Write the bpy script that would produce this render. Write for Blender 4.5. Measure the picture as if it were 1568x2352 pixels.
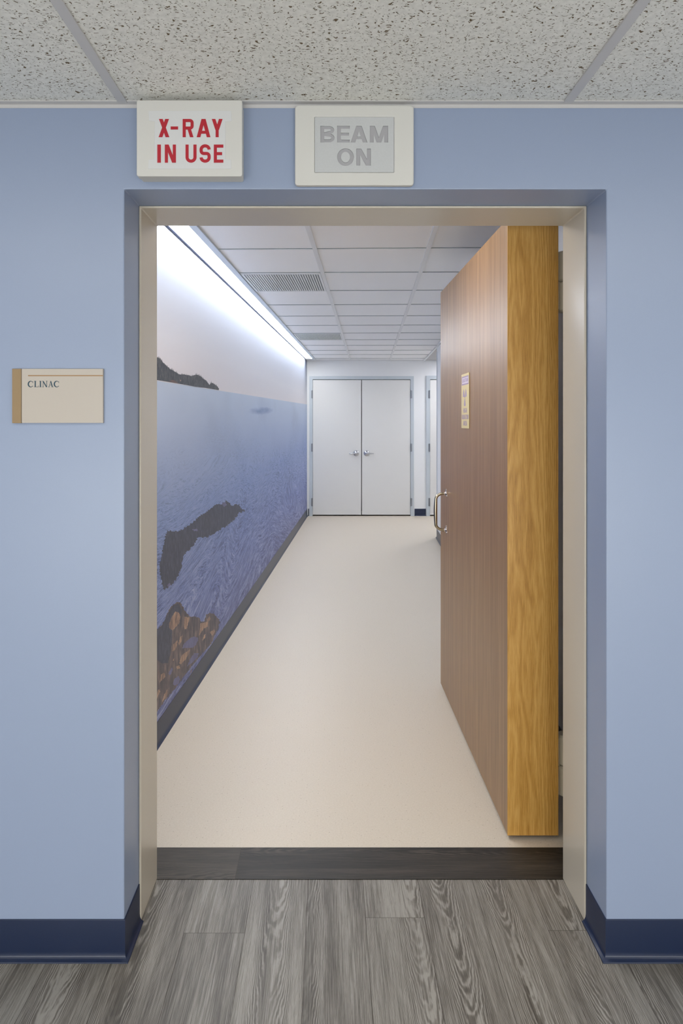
import bpy, bmesh, math, random
from mathutils import Vector, Matrix
for o in list(bpy.data.objects):
    bpy.data.objects.remove(o, do_unlink=True)
S = bpy.context.scene
COL = S.collection
rnd = random.Random(7)

# ------------------------------------------------------------------ camera, world, exposure
CZ = 1.465                      # eye height
cam_d = bpy.data.cameras.new('camera')
cam = bpy.data.objects.new('camera', cam_d); COL.objects.link(cam)
cam.location = (0, 0, CZ); cam.rotation_euler = (math.pi/2, 0, 0)
cam_d.sensor_fit = 'VERTICAL'; cam_d.sensor_height = 36; cam_d.sensor_width = 24
cam_d.lens = 24.0
cam_d.shift_x = 27/2352; cam_d.shift_y = -211/2352
cam_d.clip_start = .02
S.camera = cam
W = bpy.data.worlds.new('world'); S.world = W; W.use_nodes = True
W.node_tree.nodes['Background'].inputs[0].default_value = (0.6, 0.65, 0.7, 1)
W.node_tree.nodes['Background'].inputs[1].default_value = 0.0
S.view_settings.view_transform = 'Standard'; S.view_settings.look = 'None'
S.view_settings.gamma = 1; S.view_settings.use_curve_mapping = False
S.view_settings.exposure = 0.12
# lamp strengths (fixture diffusers and the added fills)
HALL_LAMP = 6.0
LINE_LAMP = 24.0
NEAR_FILL = 10.0
ALCOVE_LAMP = 20.0
HALL_FILL = 5.6

# ------------------------------------------------------------------ helpers
def lin(c):
    c = c/255
    return c/12.92 if c <= .04045 else ((c+.055)/1.055)**2.4
def rgb(r, g, b): return (lin(r), lin(g), lin(b), 1)

class N:
    """small node-graph helper"""
    def __init__(s, name):
        s.m = bpy.data.materials.new(name); s.m.use_nodes = True
        s.t = s.m.node_tree; s.b = s.t.nodes['Principled BSDF']
        s.out = s.t.nodes['Material Output']
    def n(s, typ, **kw):
        o = s.t.nodes.new(typ)
        for k, v in kw.items(): setattr(o, k, v)
        return o
    def l(s, a, b): s.t.links.new(a, b)
    def inp(s, node, key, v):
        if hasattr(v, 'is_output') or isinstance(v, bpy.types.NodeSocket): s.l(v, node.inputs[key])
        else: node.inputs[key].default_value = v
    def math(s, op, a, b=0.0, c=0.0):
        o = s.n('ShaderNodeMath', operation=op)
        s.inp(o, 0, a); s.inp(o, 1, b); s.inp(o, 2, c)
        return o.outputs[0]
    def coord(s, kind='Object'):
        return s.n('ShaderNodeTexCoord').outputs[kind]
    def sep(s, v):
        o = s.n('ShaderNodeSeparateXYZ'); s.l(v, o.inputs[0]); return o.outputs
    def comb(s, x=0., y=0., z=0.):
        o = s.n('ShaderNodeCombineXYZ'); s.inp(o, 0, x); s.inp(o, 1, y); s.inp(o, 2, z); return o.outputs[0]
    def scale(s, v, sc, loc=(0, 0, 0)):
        o = s.n('ShaderNodeMapping'); s.l(v, o.inputs[0]); o.inputs['Scale'].default_value = sc
        o.inputs['Location'].default_value = loc; return o.outputs[0]
    def noise(s, v, scale=5., detail=3., rough=.5, dist=0., color=False):
        o = s.n('ShaderNodeTexNoise'); s.l(v, o.inputs['Vector'])
        o.inputs['Scale'].default_value = scale; o.inputs['Detail'].default_value = detail
        o.inputs['Roughness'].default_value = rough; o.inputs['Distortion'].default_value = dist
        return o.outputs['Color' if color else 'Fac']
    def ramp(s, f, stops, interp='LINEAR'):
        o = s.n('ShaderNodeValToRGB'); s.l(f, o.inputs[0]); r = o.color_ramp; r.interpolation = interp
        while len(r.elements) < len(stops): r.elements.new(.5)
        for e, (p, c) in zip(r.elements, stops):
            e.position = p; e.color = c if len(c) == 4 else (*c, 1)
        return o.outputs[0]
    def mix(s, f, a, b, typ='MIX'):
        o = s.n('ShaderNodeMix', data_type='RGBA', blend_type=typ)
        s.inp(o, 0, f); s.inp(o, 6, a); s.inp(o, 7, b); return o.outputs[2]
    def maprange(s, v, a, b, c=0., d=1.):
        o = s.n('ShaderNodeMapRange'); s.inp(o, 0, v); s.inp(o, 1, a); s.inp(o, 2, b); s.inp(o, 3, c); s.inp(o, 4, d)
        return o.outputs[0]
    def bump(s, h, strength=.2, dist=.001):
        o = s.n('ShaderNodeBump'); o.inputs['Strength'].default_value = strength
        o.inputs['Distance'].default_value = dist; s.l(h, o.inputs['Height']); s.l(o.outputs[0], s.b.inputs['Normal'])
    def set(s, col=None, rough=None, spec=None, metal=None):
        for k, v in (('Base Color', col), ('Roughness', rough), ('Specular IOR Level', spec), ('Metallic', metal)):
            if v is not None: s.inp(s.b, k, v)
        return s

def plain(name, c, rough=.5, spec=.5, metal=0., grain=0., gscale=300., bump=0.):
    g = N(name); col = rgb(*c)
    if grain or bump:
        f = g.noise(g.coord(), gscale, 2)
        if grain:
            lo = tuple(v*(1-grain) for v in col[:3])+(1,); hi = tuple(min(1, v*(1+grain)) for v in col[:3])+(1,)
            g.set(col=g.ramp(f, [(.3, lo), (.7, hi)]))
        else: g.set(col=col)
        if bump: g.bump(f, bump)
        g.set(rough=rough, spec=spec, metal=metal)
    else: g.set(col, rough, spec, metal)
    return g.m
def emit(name, c, strength):
    g = N(name); g.set(col=rgb(*c), rough=.6)
    g.b.inputs['Emission Color'].default_value = rgb(*c); g.b.inputs['Emission Strength'].default_value = strength
    return g.m

class MB:
    def __init__(s): s.v = []; s.f = []; s.mi = []
    def poly(s, pts, mi=0):
        b = len(s.v); s.v += [tuple(p) for p in pts]; s.f.append(tuple(range(b, b+len(pts)))); s.mi.append(mi)
    def prism(s, pts, d, mi=0):
        """polygon pts (3d) extruded by vector d"""
        d = Vector(d); pts = [Vector(p) for p in pts]; n = len(pts)
        nrm = Vector((0, 0, 0))
        for i in range(n): nrm += pts[i].cross(pts[(i+1) % n])
        if nrm.dot(d) > 0: pts = pts[::-1]
        b = len(s.v); s.v += [tuple(p) for p in pts]+[tuple(p+d) for p in pts]
        s.f.append(tuple(range(b, b+n))); s.mi.append(mi)
        s.f.append(tuple(range(b+2*n-1, b+n-1, -1))); s.mi.append(mi)
        for i in range(n):
            j = (i+1) % n
            s.f.append((b+j, b+i, b+n+i, b+n+j)); s.mi.append(mi)
    def box(s, x0, x1, y0, y1, z0, z1, mi=0):
        s.prism([(x0, y0, z0), (x1, y0, z0), (x1, y1, z0), (x0, y1, z0)], (0, 0, z1-z0), mi)
    def tube(s, pts, rad, seg=14, mi=0, cap=True):
        pts = [Vector(p) for p in pts]; n = len(pts); rings = []
        up = None
        for i, p in enumerate(pts):
            t = (pts[min(i+1, n-1)]-pts[max(i-1, 0)]).normalized()
            if up is None:
                up = t.orthogonal().normalized()
            up = (up-t*up.dot(t)).normalized(); sd = t.cross(up)
            r = rad[i] if isinstance(rad, (list, tuple)) else rad
            b = len(s.v)
            for k in range(seg):
                a = 2*math.pi*k/seg
                s.v.append(tuple(p+up*(math.cos(a)*r)+sd*(math.sin(a)*r)))
            rings.append(b)
        for i in range(n-1):
            for k in range(seg):
                k2 = (k+1) % seg
                s.f.append((rings[i]+k, rings[i]+k2, rings[i+1]+k2, rings[i+1]+k)); s.mi.append(mi)
        if cap:
            s.f.append(tuple(rings[0]+k for k in range(seg-1, -1, -1))); s.mi.append(mi)
            s.f.append(tuple(rings[-1]+k for k in range(seg))); s.mi.append(mi)
    def build(s, name, mats, parent=None, bevel=0., smooth=False, seg=2, kind=None, label=None, cat=None, group=None):
        me = bpy.data.meshes.new(name); me.from_pydata(s.v, [], s.f)
        if not isinstance(mats, (list, tuple)): mats = [mats]
        for m in mats: me.materials.append(m)
        for p, i in zip(me.polygons, s.mi): p.material_index = i; p.use_smooth = smooth
        me.update()
        o = bpy.data.objects.new(name, me); COL.objects.link(o)
        if parent is not None:
            o.parent = parent
            r = parent; mw = Matrix.Identity(4)
            while r is not None:
                mw = r.matrix_parent_inverse @ r.matrix_basis if r.parent is None else r.parent.matrix_basis @ r.matrix_parent_inverse @ r.matrix_basis
                break
            o.matrix_parent_inverse = mw.inverted()
        if bevel:
            b = o.modifiers.new('bevel', 'BEVEL'); b.width = bevel; b.segments = seg; b.limit_method = 'ANGLE'; b.angle_limit = .6
            b.harden_normals = False
        if smooth:
            try: me.set_sharp_from_angle(angle=.7)
            except Exception: pass
        tag(o, label, cat, group, kind)
        return o
def tag(o, label=None, cat=None, group=None, kind=None):
    if label: o['label'] = label
    if cat: o['category'] = cat
    if group: o['group'] = group
    if kind: o['kind'] = kind
    return o
def thing(name, loc, label, cat, group=None, kind=None):
    o = bpy.data.objects.new(name, None); COL.objects.link(o); o.location = loc; o.empty_display_size = .1
    return tag(o, label, cat, group, kind)
def copy_tree(o, parent=None):
    c = o.copy(); COL.objects.link(c)
    if parent is not None: c.parent = parent
    for ch in list(o.children): copy_tree(ch, c)
    return c

# ------------------------------------------------------------------ plan of the place (metres)
FY = 1.854                       # face of the hall wall
OX0, OX1, OZ = -.558, .751, 2.092   # the opening
BY = 2.180                       # back of the hall wall
FRY = 1.994                      # where the cream frame starts in the reveal
HZ = 2.325                       # hall ceiling
CEZ = 2.380                      # corridor ceiling
FARY = 10.44
def XL(y): return -.778+.0582*(y-3.034)      # mural wall
def XR(y): return 1.335+.0582*(y-8.51)       # wall behind the open door
WX = 3.4                         # half width of hall modelled

# ------------------------------------------------------------------ materials
M = {}
M['blue'] = plain('blue_paint', (145, 159, 186), .36, .5, grain=.012, gscale=500, bump=.10)
M['white_paint'] = plain('white_paint', (238, 240, 242), .5, .4, bump=.05)
M['cream'] = plain('cream_frame_paint', (200, 192, 177), .27, .5, bump=.08, gscale=160)
M['navy'] = plain('navy_rubber', (22, 36, 66), .34, .5, grain=.05)
M['white_metal'] = plain('white_metal', (226, 228, 230), .4, .5)
M['tee'] = plain('ceiling_tee_white', (200, 199, 200), .4, .5)
M['grey_frame'] = plain('grey_frame_paint', (196, 205, 212), .4, .5)
M['leaf'] = plain('door_leaf_paint', (228, 228, 226), .42, .5, grain=.01)
M['chrome'] = plain('satin_steel', (196, 198, 204), .28, .5, 1.)
M['steel'] = plain('dull_steel', (150, 155, 162), .4, .5, 1.)
M['brass'] = plain('satin_nickel_bronze', (170, 160, 140), .26, .5, 1.)
M['hinge_paint'] = plain('cream_hinge_paint', (190, 180, 158), .4, .5)
M['sign_body'] = plain('sign_enamel', (208, 208, 205), .45, .4, grain=.01, gscale=900)
M['sign_panel'] = plain('sign_panel_white', (210, 212, 214), .35, .4, grain=.01, gscale=700)
M['beam_panel'] = plain('sign_panel_grey', (192, 195, 198), .3, .5, grain=.02, gscale=250)
M['beam_letter'] = plain('sign_letter_grey', (168, 168, 173), .5, .3)
M['red'] = plain('sign_red', (176, 38, 52), .4, .4)
M['plaque'] = plain('plaque_beige', (183, 176, 168), .5, .4, grain=.015, gscale=600)
M['tan'] = plain('plaque_tan', (146, 124, 93), .5, .4, grain=.02, gscale=600)
M['tan_line'] = plain('plaque_line', (158, 130, 100), .5, .4)
M['ink'] = plain('plaque_ink', (36, 68, 84), .5, .4)
M['yellow'] = plain('sticker_yellow', (226, 206, 146), .35, .5)
M['lilac'] = plain('sticker_lilac', (166, 142, 170), .4, .5)
M['dark'] = plain('shadow_gap', (26, 26, 28), .8, .2)
M['steel_dark'] = plain('vent_dark_bar_shade', (120, 134, 138), .6, .3)
M['grey_plaster'] = plain('alcove_plaster', (190, 190, 192), .7, .2)

def m_hall_tile():
    g = N('fissured_ceiling_tile'); v = g.coord()
    base = g.ramp(g.noise(v, 90, 3), [(.3, rgb(222, 222, 217)), (.7, rgb(238, 238, 233))])
    warp = g.noise(v, 55, 2, color=True)
    vw = g.mix(.028, v, warp, 'ADD')
    col = base; hs = None
    for sc, loc, th, cut, dark in (((62, 122, 1), (0, 0, 0), .22, .50, (112, 98, 78)), ((105, 205, 1), (3.3, 7.1, 0), .2, .45, (126, 118, 104))):
        vv = g.scale(vw, sc, loc)
        vo = g.n('ShaderNodeTexVoronoi', voronoi_dimensions='2D'); g.l(vv, vo.inputs['Vector']); vo.inputs['Scale'].default_value = 1.0
        vo.inputs['Randomness'].default_value = 1
        rs = g.sep(vo.outputs['Color'])
        present = g.math('GREATER_THAN', rs[0], cut)
        radius = g.math('MULTIPLY', g.math('MULTIPLY_ADD', rs[1], .9, .35), th)
        inside = g.maprange(vo.outputs['Distance'], radius, g.math('MULTIPLY', radius, .72))
        f = g.math('MULTIPLY', present, inside)
        col = g.mix(f, col, rgb(*dark)); hs = f if hs is None else g.math('MAXIMUM', hs, f)
    g.set(col=col, rough=.85, spec=.15)
    g.bump(g.math('SUBTRACT', 1.0, hs), .5, .002)
    return g.m
M['hall_tile'] = m_hall_tile()
M['plain_tile'] = plain('smooth_ceiling_tile', (246, 247, 248), .75, .25, grain=.01, gscale=600)

def m_beige():
    g = N('beige_sheet_vinyl'); v = g.coord()
    a = g.noise(v, 330, 4, .7); b = g.noise(v, 140, 3, .6)
    c = g.ramp(a, [(.28, rgb(196, 182, 160)), (.42, rgb(214, 202, 184)), (.6, rgb(222, 211, 194)), (.75, rgb(232, 224, 210))])
    c = g.mix(.25, c, g.ramp(b, [(.35, rgb(206, 194, 174)), (.65, rgb(230, 220, 204))]))
    vo = g.n('ShaderNodeTexVoronoi', voronoi_dimensions='2D'); g.l(v, vo.inputs['Vector']); vo.inputs['Scale'].default_value = 45
    rs = g.sep(vo.outputs['Color'])
    f = g.math('MULTIPLY', g.math('LESS_THAN', vo.outputs['Distance'], .07), g.math('GREATER_THAN', rs[0], .86))
    c = g.mix(g.math('MULTIPLY', f, .55), c, rgb(140, 122, 98))
    g.set(col=c, rough=.42, spec=.4); g.bump(a, .05)
    return g.m
M['beige'] = m_beige()

def m_oak_floor(name, dark, mid, light, rough=.42):
    """plank shader: attribute 'plank' = (random, random, cathedral centre), UV map = metres along/across the plank"""
    g = N(name)
    uv = g.n('ShaderNodeUVMap').outputs[0]
    at = g.n('ShaderNodeAttribute', attribute_name='plank').outputs['Color']
    r = g.sep(at); u = g.sep(uv)          # u[0] along, u[1] across
    off = g.math('MULTIPLY', r[0], 37.0)
    al = g.math('ADD', u[0], off); ac = u[1]
    p = g.comb(al, ac, g.math('MULTIPLY', r[1], 9.0))
    warp = g.noise(g.scale(p, (2.6, 11, 1)), 1, 3, .5)
    mask = g.maprange(g.noise(g.scale(p, (2.2, 20, 1), (8, 3, 1)), 1, 2, .5), .34, .54)
    warp2 = g.noise(g.scale(p, (30, 60, 1)), 1, 2, .5)
    # ring field: bowed contours across the plank -> cathedral figure
    cx = g.math('SUBTRACT', ac, g.math('MULTIPLY_ADD', r[2], .28, -.053))
    sq = g.math('MULTIPLY', g.math('MULTIPLY', cx, cx), 2600.)
    sg = g.math('MULTIPLY', al, g.math('MULTIPLY_ADD', r[1], 9., 9.))
    f = g.math('ADD', g.math('SUBTRACT', sq, sg), g.math('ADD', g.math('MULTIPLY', warp, 8.), g.math('MULTIPLY', warp2, 1.0)))
    w = g.math('MULTIPLY_ADD', g.math('SINE', g.math('MULTIPLY', f, 6.2)), .5, .5)
    w = g.math('ADD', g.math('MULTIPLY', g.math('SUBTRACT', g.math('POWER', w, 1.5), .4), mask), .4)
    fine = g.noise(g.scale(p, (8, 420, 1)), 1, 4, .7)
    pore = g.noise(g.scale(p, (26, 900, 1), (5, 2, 0)), 1, 2, .5)
    broad = g.noise(g.scale(p, (1.6, 24, 1)), 1, 2)
    t = g.math('ADD', g.math('MULTIPLY', w, .20), g.math('ADD', g.math('MULTIPLY', fine, .72), g.math('MULTIPLY', broad, .42)))
    t = g.math('ADD', t, g.math('MULTIPLY_ADD', r[0], .12, -.06))
    c = g.ramp(t, [(.43, rgb(*dark)), (.60, rgb(*mid)), (.76, rgb(*light))])
    pf = g.maprange(pore, .36, .30)
    c = g.mix(g.math('MULTIPLY', pf, .45), c, rgb(*[v*.62 for v in dark]))
    g.set(col=c, rough=rough, spec=.4); g.bump(fine, .12, .0006)
    return g.m
M['floor_plank'] = m_oak_floor('grey_oak_vinyl', (66, 62, 56), (108, 103, 96), (156, 152, 145))
M['dark_plank'] = m_oak_floor('dark_walnut_vinyl', (30, 27, 24), (48, 44, 39), (78, 71, 62), .5)
M['seam'] = plain('plank_seam', (70, 64, 57), .7, .2)

def m_door_face():
    g = N('brown_wood_laminate'); v = g.coord()
    fine = g.noise(g.scale(v, (420, 420, 5)), 1, 3, .6)
    mid = g.noise(g.scale(v, (70, 70, .7)), 1, 2, .5)
    t = g.math('ADD', g.math('MULTIPLY', fine, .6), g.math('MULTIPLY', mid, .4))
    c = g.ramp(t, [(.34, rgb(122, 90, 57)), (.5, rgb(150, 113, 73)), (.66, rgb(175, 139, 97))])
    g.set(col=c, rough=.36, spec=.55); g.bump(fine, .08, .0005)
    return g.m
def m_door_edge():
    g = N('golden_oak_veneer'); v = g.coord()
    s = g.sep(v)
    warp = g.noise(g.scale(v, (9, 9, 1.1)), 1, 3, .55)
    cx = g.math('SUBTRACT', s[0], .668)
    f = g.math('ADD', g.math('MULTIPLY', g.math('MULTIPLY', cx, cx), 520.), g.math('ADD', g.math('MULTIPLY', s[2], 2.0), g.math('MULTIPLY', warp, 9.)))
    w = g.math('MULTIPLY_ADD', g.math('SINE', g.math('MULTIPLY', f, 7.5)), .5, .5)
    fine = g.noise(g.scale(v, (640, 640, 14)), 1, 3, .7)
    broad = g.noise(g.scale(v, (40, 40, .9)), 1, 2)
    t = g.math('ADD', g.math('MULTIPLY', w, .12), g.math('ADD', g.math('MULTIPLY', fine, .72), g.math('MULTIPLY', broad, .30)))
    c = g.ramp(t, [(.36, rgb(152, 104, 40)), (.56, rgb(194, 145, 68)), (.76, rgb(218, 172, 98))])
    g.set(col=c, rough=.38, spec=.45); g.bump(fine, .08, .0005)
    return g.m
M['door_face'] = m_door_face(); M['door_edge'] = m_door_edge()

# ---- mural print
def m_sea():
    g = N('mural_sea_and_sky'); v = g.coord(); s = g.sep(v)
    y, z = s[1], s[2]
    zh = g.math('MULTIPLY_ADD', y, .0085, 1.616)
    d = g.math('MAXIMUM', g.math('SUBTRACT', zh, z), 0.0)
    dd = g.math('ADD', d, .16)
    inv = g.math('DIVIDE', 1.0, dd)
    lat = g.math('MULTIPLY', g.math('SUBTRACT', y, 6.2), inv)
    p = g.comb(g.math('MULTIPLY', lat, 2.1), g.math('MULTIPLY', inv, 9.0), 0.)
    bend = g.noise(g.comb(g.math('MULTIPLY', lat, .55), g.math('MULTIPLY', inv, 1.2), 3.), 1, 2)
    p2 = g.mix(1., p, g.comb(0., g.math('MULTIPLY', bend, 9.), 0.), 'ADD')
    n1 = g.noise(g.scale(p2, (2.6, 7.0, 1)), 1, 3, .6, .5)
    n2 = g.noise(g.scale(p2, (7., 22., 1), (4, 1, 0)), 1, 3, .65, .25)
    n3 = g.noise(g.scale(p2, (24., 64., 1), (1, 7, 0)), 1, 2, .6, .15)
    rip = g.math('ADD', g.math('ADD', g.math('MULTIPLY', n1, .30), g.math('MULTIPLY', n2, .42)), g.math('MULTIPLY', n3, .28))
    amp = g.maprange(d, .15, .85, .0, 1.)
    rip = g.math('MULTIPLY', g.math('SUBTRACT', rip, .5), amp)
    base = g.ramp(g.maprange(d, 0, 1.65), [(0, rgb(198, 213, 236)), (.12, rgb(188, 204, 234)), (.4, rgb(146, 168, 220)), (.72, rgb(125, 141, 200)), (1, rgb(118, 124, 174))])  # water tones lifted, most at the horizon, to make up for weak light
    br = g.maprange(g.noise(g.comb(y, g.math('MULTIPLY', z, 2.), 0.), .9, 2), .3, .7, -.06, .06)
    k = g.math('ADD', g.math('MULTIPLY', rip, 3.6), br)
    water = g.mix(g.maprange(k, 0., .55), base, rgb(190, 198, 226))
    water = g.mix(g.maprange(k, 0., -.50), water, rgb(58, 66, 110))
    # cat's paw of wind far out
    ey = g.math('DIVIDE', g.math('SUBTRACT', y, 6.05), .75); ez = g.math('DIVIDE', g.math('SUBTRACT', g.math('MULTIPLY_ADD', y, -.022, z), 1.415), .035)
    e = g.math('ADD', g.math('MULTIPLY', ey, ey), g.math('MULTIPLY', ez, ez))
    e = g.math('ADD', e, g.math('MULTIPLY', g.noise(g.scale(v, (1, 4, 30)), 1, 3), 1.2))
    water = g.mix(g.math('MULTIPLY', g.maprange(e, 1.6, .5), .75), water, rgb(112, 138, 190))
    sky = g.ramp(g.maprange(z, 1.62, 2.4), [(0, rgb(236, 231, 236)), (.3, rgb(222, 222, 230)), (.62, rgb(184, 190, 205)), (.85, rgb(142, 151, 172)), (1, rgb(104, 114, 138))])  # top darkened and horizon lightened in the print to counter the strip light
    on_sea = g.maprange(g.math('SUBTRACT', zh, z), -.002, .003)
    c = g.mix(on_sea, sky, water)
    g.set(col=c, rough=.5, spec=.35); g.bump(g.noise(v, 350, 2), .12, .0006)
    return g.m
M['sea'] = m_sea()
def m_streak(name, cols, sc, lo=.34, hi=.68):
    g = N(name); v = g.coord()
    f = g.noise(g.scale(v, sc), 1, 4, .65, .3)
    n = len(cols)
    g.set(col=g.ramp(f, [(lo+(hi-lo)*i/(n-1), rgb(*c)) for i, c in enumerate(cols)]), rough=.5, spec=.35)
    return g.m
M['islet'] = m_streak('mural_spruce_forest', [(58, 62, 72), (80, 84, 92), (106, 108, 106)], (1, 46, 34))
M['islet_shore'] = m_streak('mural_shore_rock', [(90, 82, 80), (128, 104, 98)], (1, 14, 60))
M['rock'] = m_streak('mural_dark_rock', [(74, 78, 96), (84, 88, 106), (98, 102, 120)], (1, 46, 22))
M['rock_low'] = m_streak('mural_brown_rock', [(84, 82, 94), (108, 100, 106), (146, 130, 126)], (1, 22, 9))
M['rock_sun'] = m_streak('mural_sunlit_rock', [(122, 106, 104), (174, 144, 126), (206, 172, 148)], (1, 26, 12))
M['pool'] = m_streak('mural_rock_pool', [(112, 112, 150), (130, 132, 172)], (1, 16, 16))

# ------------------------------------------------------------------ lettering (strokes and polygons, height 1)
def arc(cx, cy, rx, ry, a0, a1, n=10):
    return [(cx+rx*math.cos(math.radians(a0+(a1-a0)*i/n)), cy+ry*math.sin(math.radians(a0+(a1-a0)*i/n))) for i in range(n+1)]
def rect(x0, x1, y0, y1): return [(x0, y0), (x1, y0), (x1, y1), (x0, y1)]
def band(x0, y0, x1, y1, w): return [(x0-w/2, y0), (x0+w/2, y0), (x1+w/2, y1), (x1-w/2, y1)]
def strip(pts, w, closed=False):
    """quads of a mitred stroke"""
    n = len(pts); L = []; R = []
    for i in range(n):
        p = Vector(pts[i])
        a = Vector(pts[i-1]) if (i > 0 or closed) else None
        b = Vector(pts[(i+1) % n]) if (i < n-1 or closed) else None
        d0 = (p-a).normalized() if a is not None else None
        d1 = (b-p).normalized() if b is not None else None
        if d0 is None: d0 = d1
        if d1 is None: d1 = d0
        n0 = Vector((-d0.y, d0.x)); n1 = Vector((-d1.y, d1.x)); m = (n0+n1)
        m = m.normalized() if m.length > 1e-6 else n0
        k = 1/max(.4, m.dot(n0)); ww = w[i] if isinstance(w, (list, tuple)) else w
        L.append(p+m*(ww/2*k)); R.append(p-m*(ww/2*k))
    q = []
    for i in range(n if closed else n-1):
        j = (i+1) % n
        q.append([tuple(R[i]), tuple(R[j]), tuple(L[j]), tuple(L[i])])
    return q
def din(ch, s=.17, w=.6):
    """narrow sans capitals; returns polygons and advance width"""
    h = s/2; P = []; r = w/2-h
    if ch == 'X': P = [band(.105, 0, w-.125, 1, .21), band(w-.105, 0, .125, 1, .21)]; return P, w
    if ch == '-': return [rect(0, .4, .42, .59)], .4
    if ch == 'R':
        P = [rect(0, s, 0, 1)]+strip([(s*.5, 1-h)]+arc(w-h-.12, 1-h-.12, .12, .12, 90, 0, 6)+arc(w-h-.12, .5+.12-.0, .12, .12, 0, -90, 6)+[(s*.5, .5)], s)
        P += [band(w-.105, 0, w*.56, .52, .19)]; return P, w
    if ch == 'A':
        W_ = w*1.25; c = W_/2
        return [band(.1, 0, c-.012, 1, .2), band(W_-.1, 0, c+.012, 1, .2), rect(W_*.25, W_*.75, .19, .19+s*.95)], W_
    if ch == 'Y': return [rect(w/2-h, w/2+h, 0, .46), band(w/2, .40, .1, 1, .2), band(w/2, .40, w-.1, 1, .2)], w
    if ch == 'I': return [rect(0, s, 0, 1)], s
    if ch == 'N': return [rect(0, s, 0, 1), rect(w-s, w, 0, 1), band(w-s*.62, 0, s*.62, 1, .2)], w
    if ch == 'H': return [rect(0, s, 0, 1), rect(w-s, w, 0, 1), rect(0, w, .5-h, .5+h)], w
    if ch == 'U': return strip([(h, 1)]+arc(w/2, r+h, r, r, 180, 360, 12)+[(w-h, 1)], s), w
    if ch == 'S':
        pts = arc(w/2, .715, r, .2, 0, 180, 12)+arc(w/2-r+.14, .645, .14, .145, 180, 270, 5)+arc(w-h-.14, .355, .14, .145, 90, 0, 5)+arc(w/2, .285, r, .2, 0, -180, 12)
        return strip(pts, s), w
    if ch == 'E': w2 = w*.88; return [rect(0, s, 0, 1), rect(0, w2, 0, s), rect(0, w2, 1-s, 1), rect(0, w2*.87, .5-h, .5+h)], w2
    if ch == 'F': return [rect(0, s, 0, 1), rect(0, w, 1-s, 1), rect(0, w*.8, .5-h, .5+h)], w
    if ch == 'T': return [rect(w/2-h, w/2+h, 0, 1), rect(0, w, 1-s, 1)], w
    if ch == 'O': return strip(arc(w/2, .5, r, .5-h, 0, 345, 23), s, True), w
    if ch == 'D': return [rect(0, s, 0, 1)]+strip([(h, 1-h)]+arc(w-h-.28, .5, .28, .5-h, 90, -90, 14)+[(h, h)], s), w
    if ch == 'C': return strip(arc(w/2, .5, r, .5-h, 50, 310, 18), s), w
    if ch == 'G': return strip(arc(w/2, .5, r, .5-h, 50, 350, 18), s)+[rect(w/2, w-h*.4, .5-s, .5)], w
    return [], w
def grot(ch):
    """wide bold grotesque capitals"""
    s = .205; h = s/2
    if ch == 'B':
        w = .76
        a = strip([(h, 1-h)]+arc(w-.30, .745, .19, .255-h, 90, -90, 12)+[(h, .5)], s*.86)
        b = strip([(h, .5)]+arc(w-.295, .275, .205, .275-h, 90, -90, 12)+[(h, h)], s*.88)
        return [rect(0, s, 0, 1)]+a+b, w
    if ch == 'E': w = .7; return [rect(0, s, 0, 1), rect(0, w, 0, s*.86), rect(0, w, 1-s*.86, 1), rect(0, w*.94, .5-h*.8, .5+h*.8)], w
    if ch == 'A': w = .84; return [band(.115, 0, w/2-.02, 1, .23), band(w-.115, 0, w/2+.02, 1, .23), rect(w*.24, w*.76, .2, .36)], w
    if ch == 'M':
        w = .9; return [rect(0, s*.93, 0, 1), rect(w-s*.93, w, 0, 1), band(w/2-.01, 0, .14, 1, .21), band(w/2+.01, 0, w-.14, 1, .21)], w
    if ch == 'O': w = .88; return strip(arc(w/2, .5, w/2-h, .5-h+.02, 0, 350, 35), s, True), w
    if ch == 'N': w = .76; return [rect(0, s, 0, 1), rect(w-s, w, 0, 1), band(w-.14, 0, .14, 1, .24)], w
    return [], .3
def roman(ch):
    """serif capitals"""
    T = .165; t = .055
    def ser(x, y, w=.3): return rect(x-w/2, x+w/2, y, y+t)
    if ch == 'C':
        n = 22; pts = arc(.43, .5, .36, .47, 42, 322, n)
        ws = [t+(T-t+.02)*max(0, math.sin(math.pi*i/n))**1.3 for i in range(n+1)]
        return strip(pts, ws)+[rect(.71, .745, .66, .96), rect(.72, .745, .08, .2)], .82
    if ch == 'L': return [rect(.12, .12+T, 0, 1), ser(.185, 0), ser(.185, .96), rect(.1, .66, 0, t), rect(.64, .68, 0, .26)], .72
    if ch == 'I': return [rect(.1, .1+T, 0, 1), ser(.165, 0), ser(.165, .96)], .34
    if ch == 'N': return [rect(.14, .14+t*1.2, 0, 1), rect(.68, .68+t*1.2, 0, 1), band(.68, 0, .16, 1, .17), ser(.16, 0, .26), ser(.7, .96, .26), ser(.12, .96, .16)], .86
    if ch == 'A': return [band(.1, 0, .38, 1, .055), band(.62, 0, .36, 1, .15), rect(.2, .55, .3, .3+t), ser(.1, 0, .24), ser(.64, 0, .3)], .76
    return [], .3
def letters(mb, text, font, o, right, up, nrm, height, gap=.2, space=.45, xs=1., th=.0006, mi=0, width=None):
    """set text: o = lower-left corner; returns its width"""
    o, right, up, nrm = Vector(o), Vector(right), Vector(up), Vector(nrm)
    gl = []; x = 0
    for ch in text:
        if ch == ' ': x += space; continue
        P, w = font(ch); gl.append((x, P)); x += w+gap
    x -= gap
    if width: xs = width/(x*height)
    k = 0
    for gx, P in gl:
        for p in P:
            k += 1
            mb.prism([o+right*((gx+a)*height*xs)+up*(b*height) for a, b in p], nrm*(th*(1+.011*(k % 30))), mi)
    return x*height*xs

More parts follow.
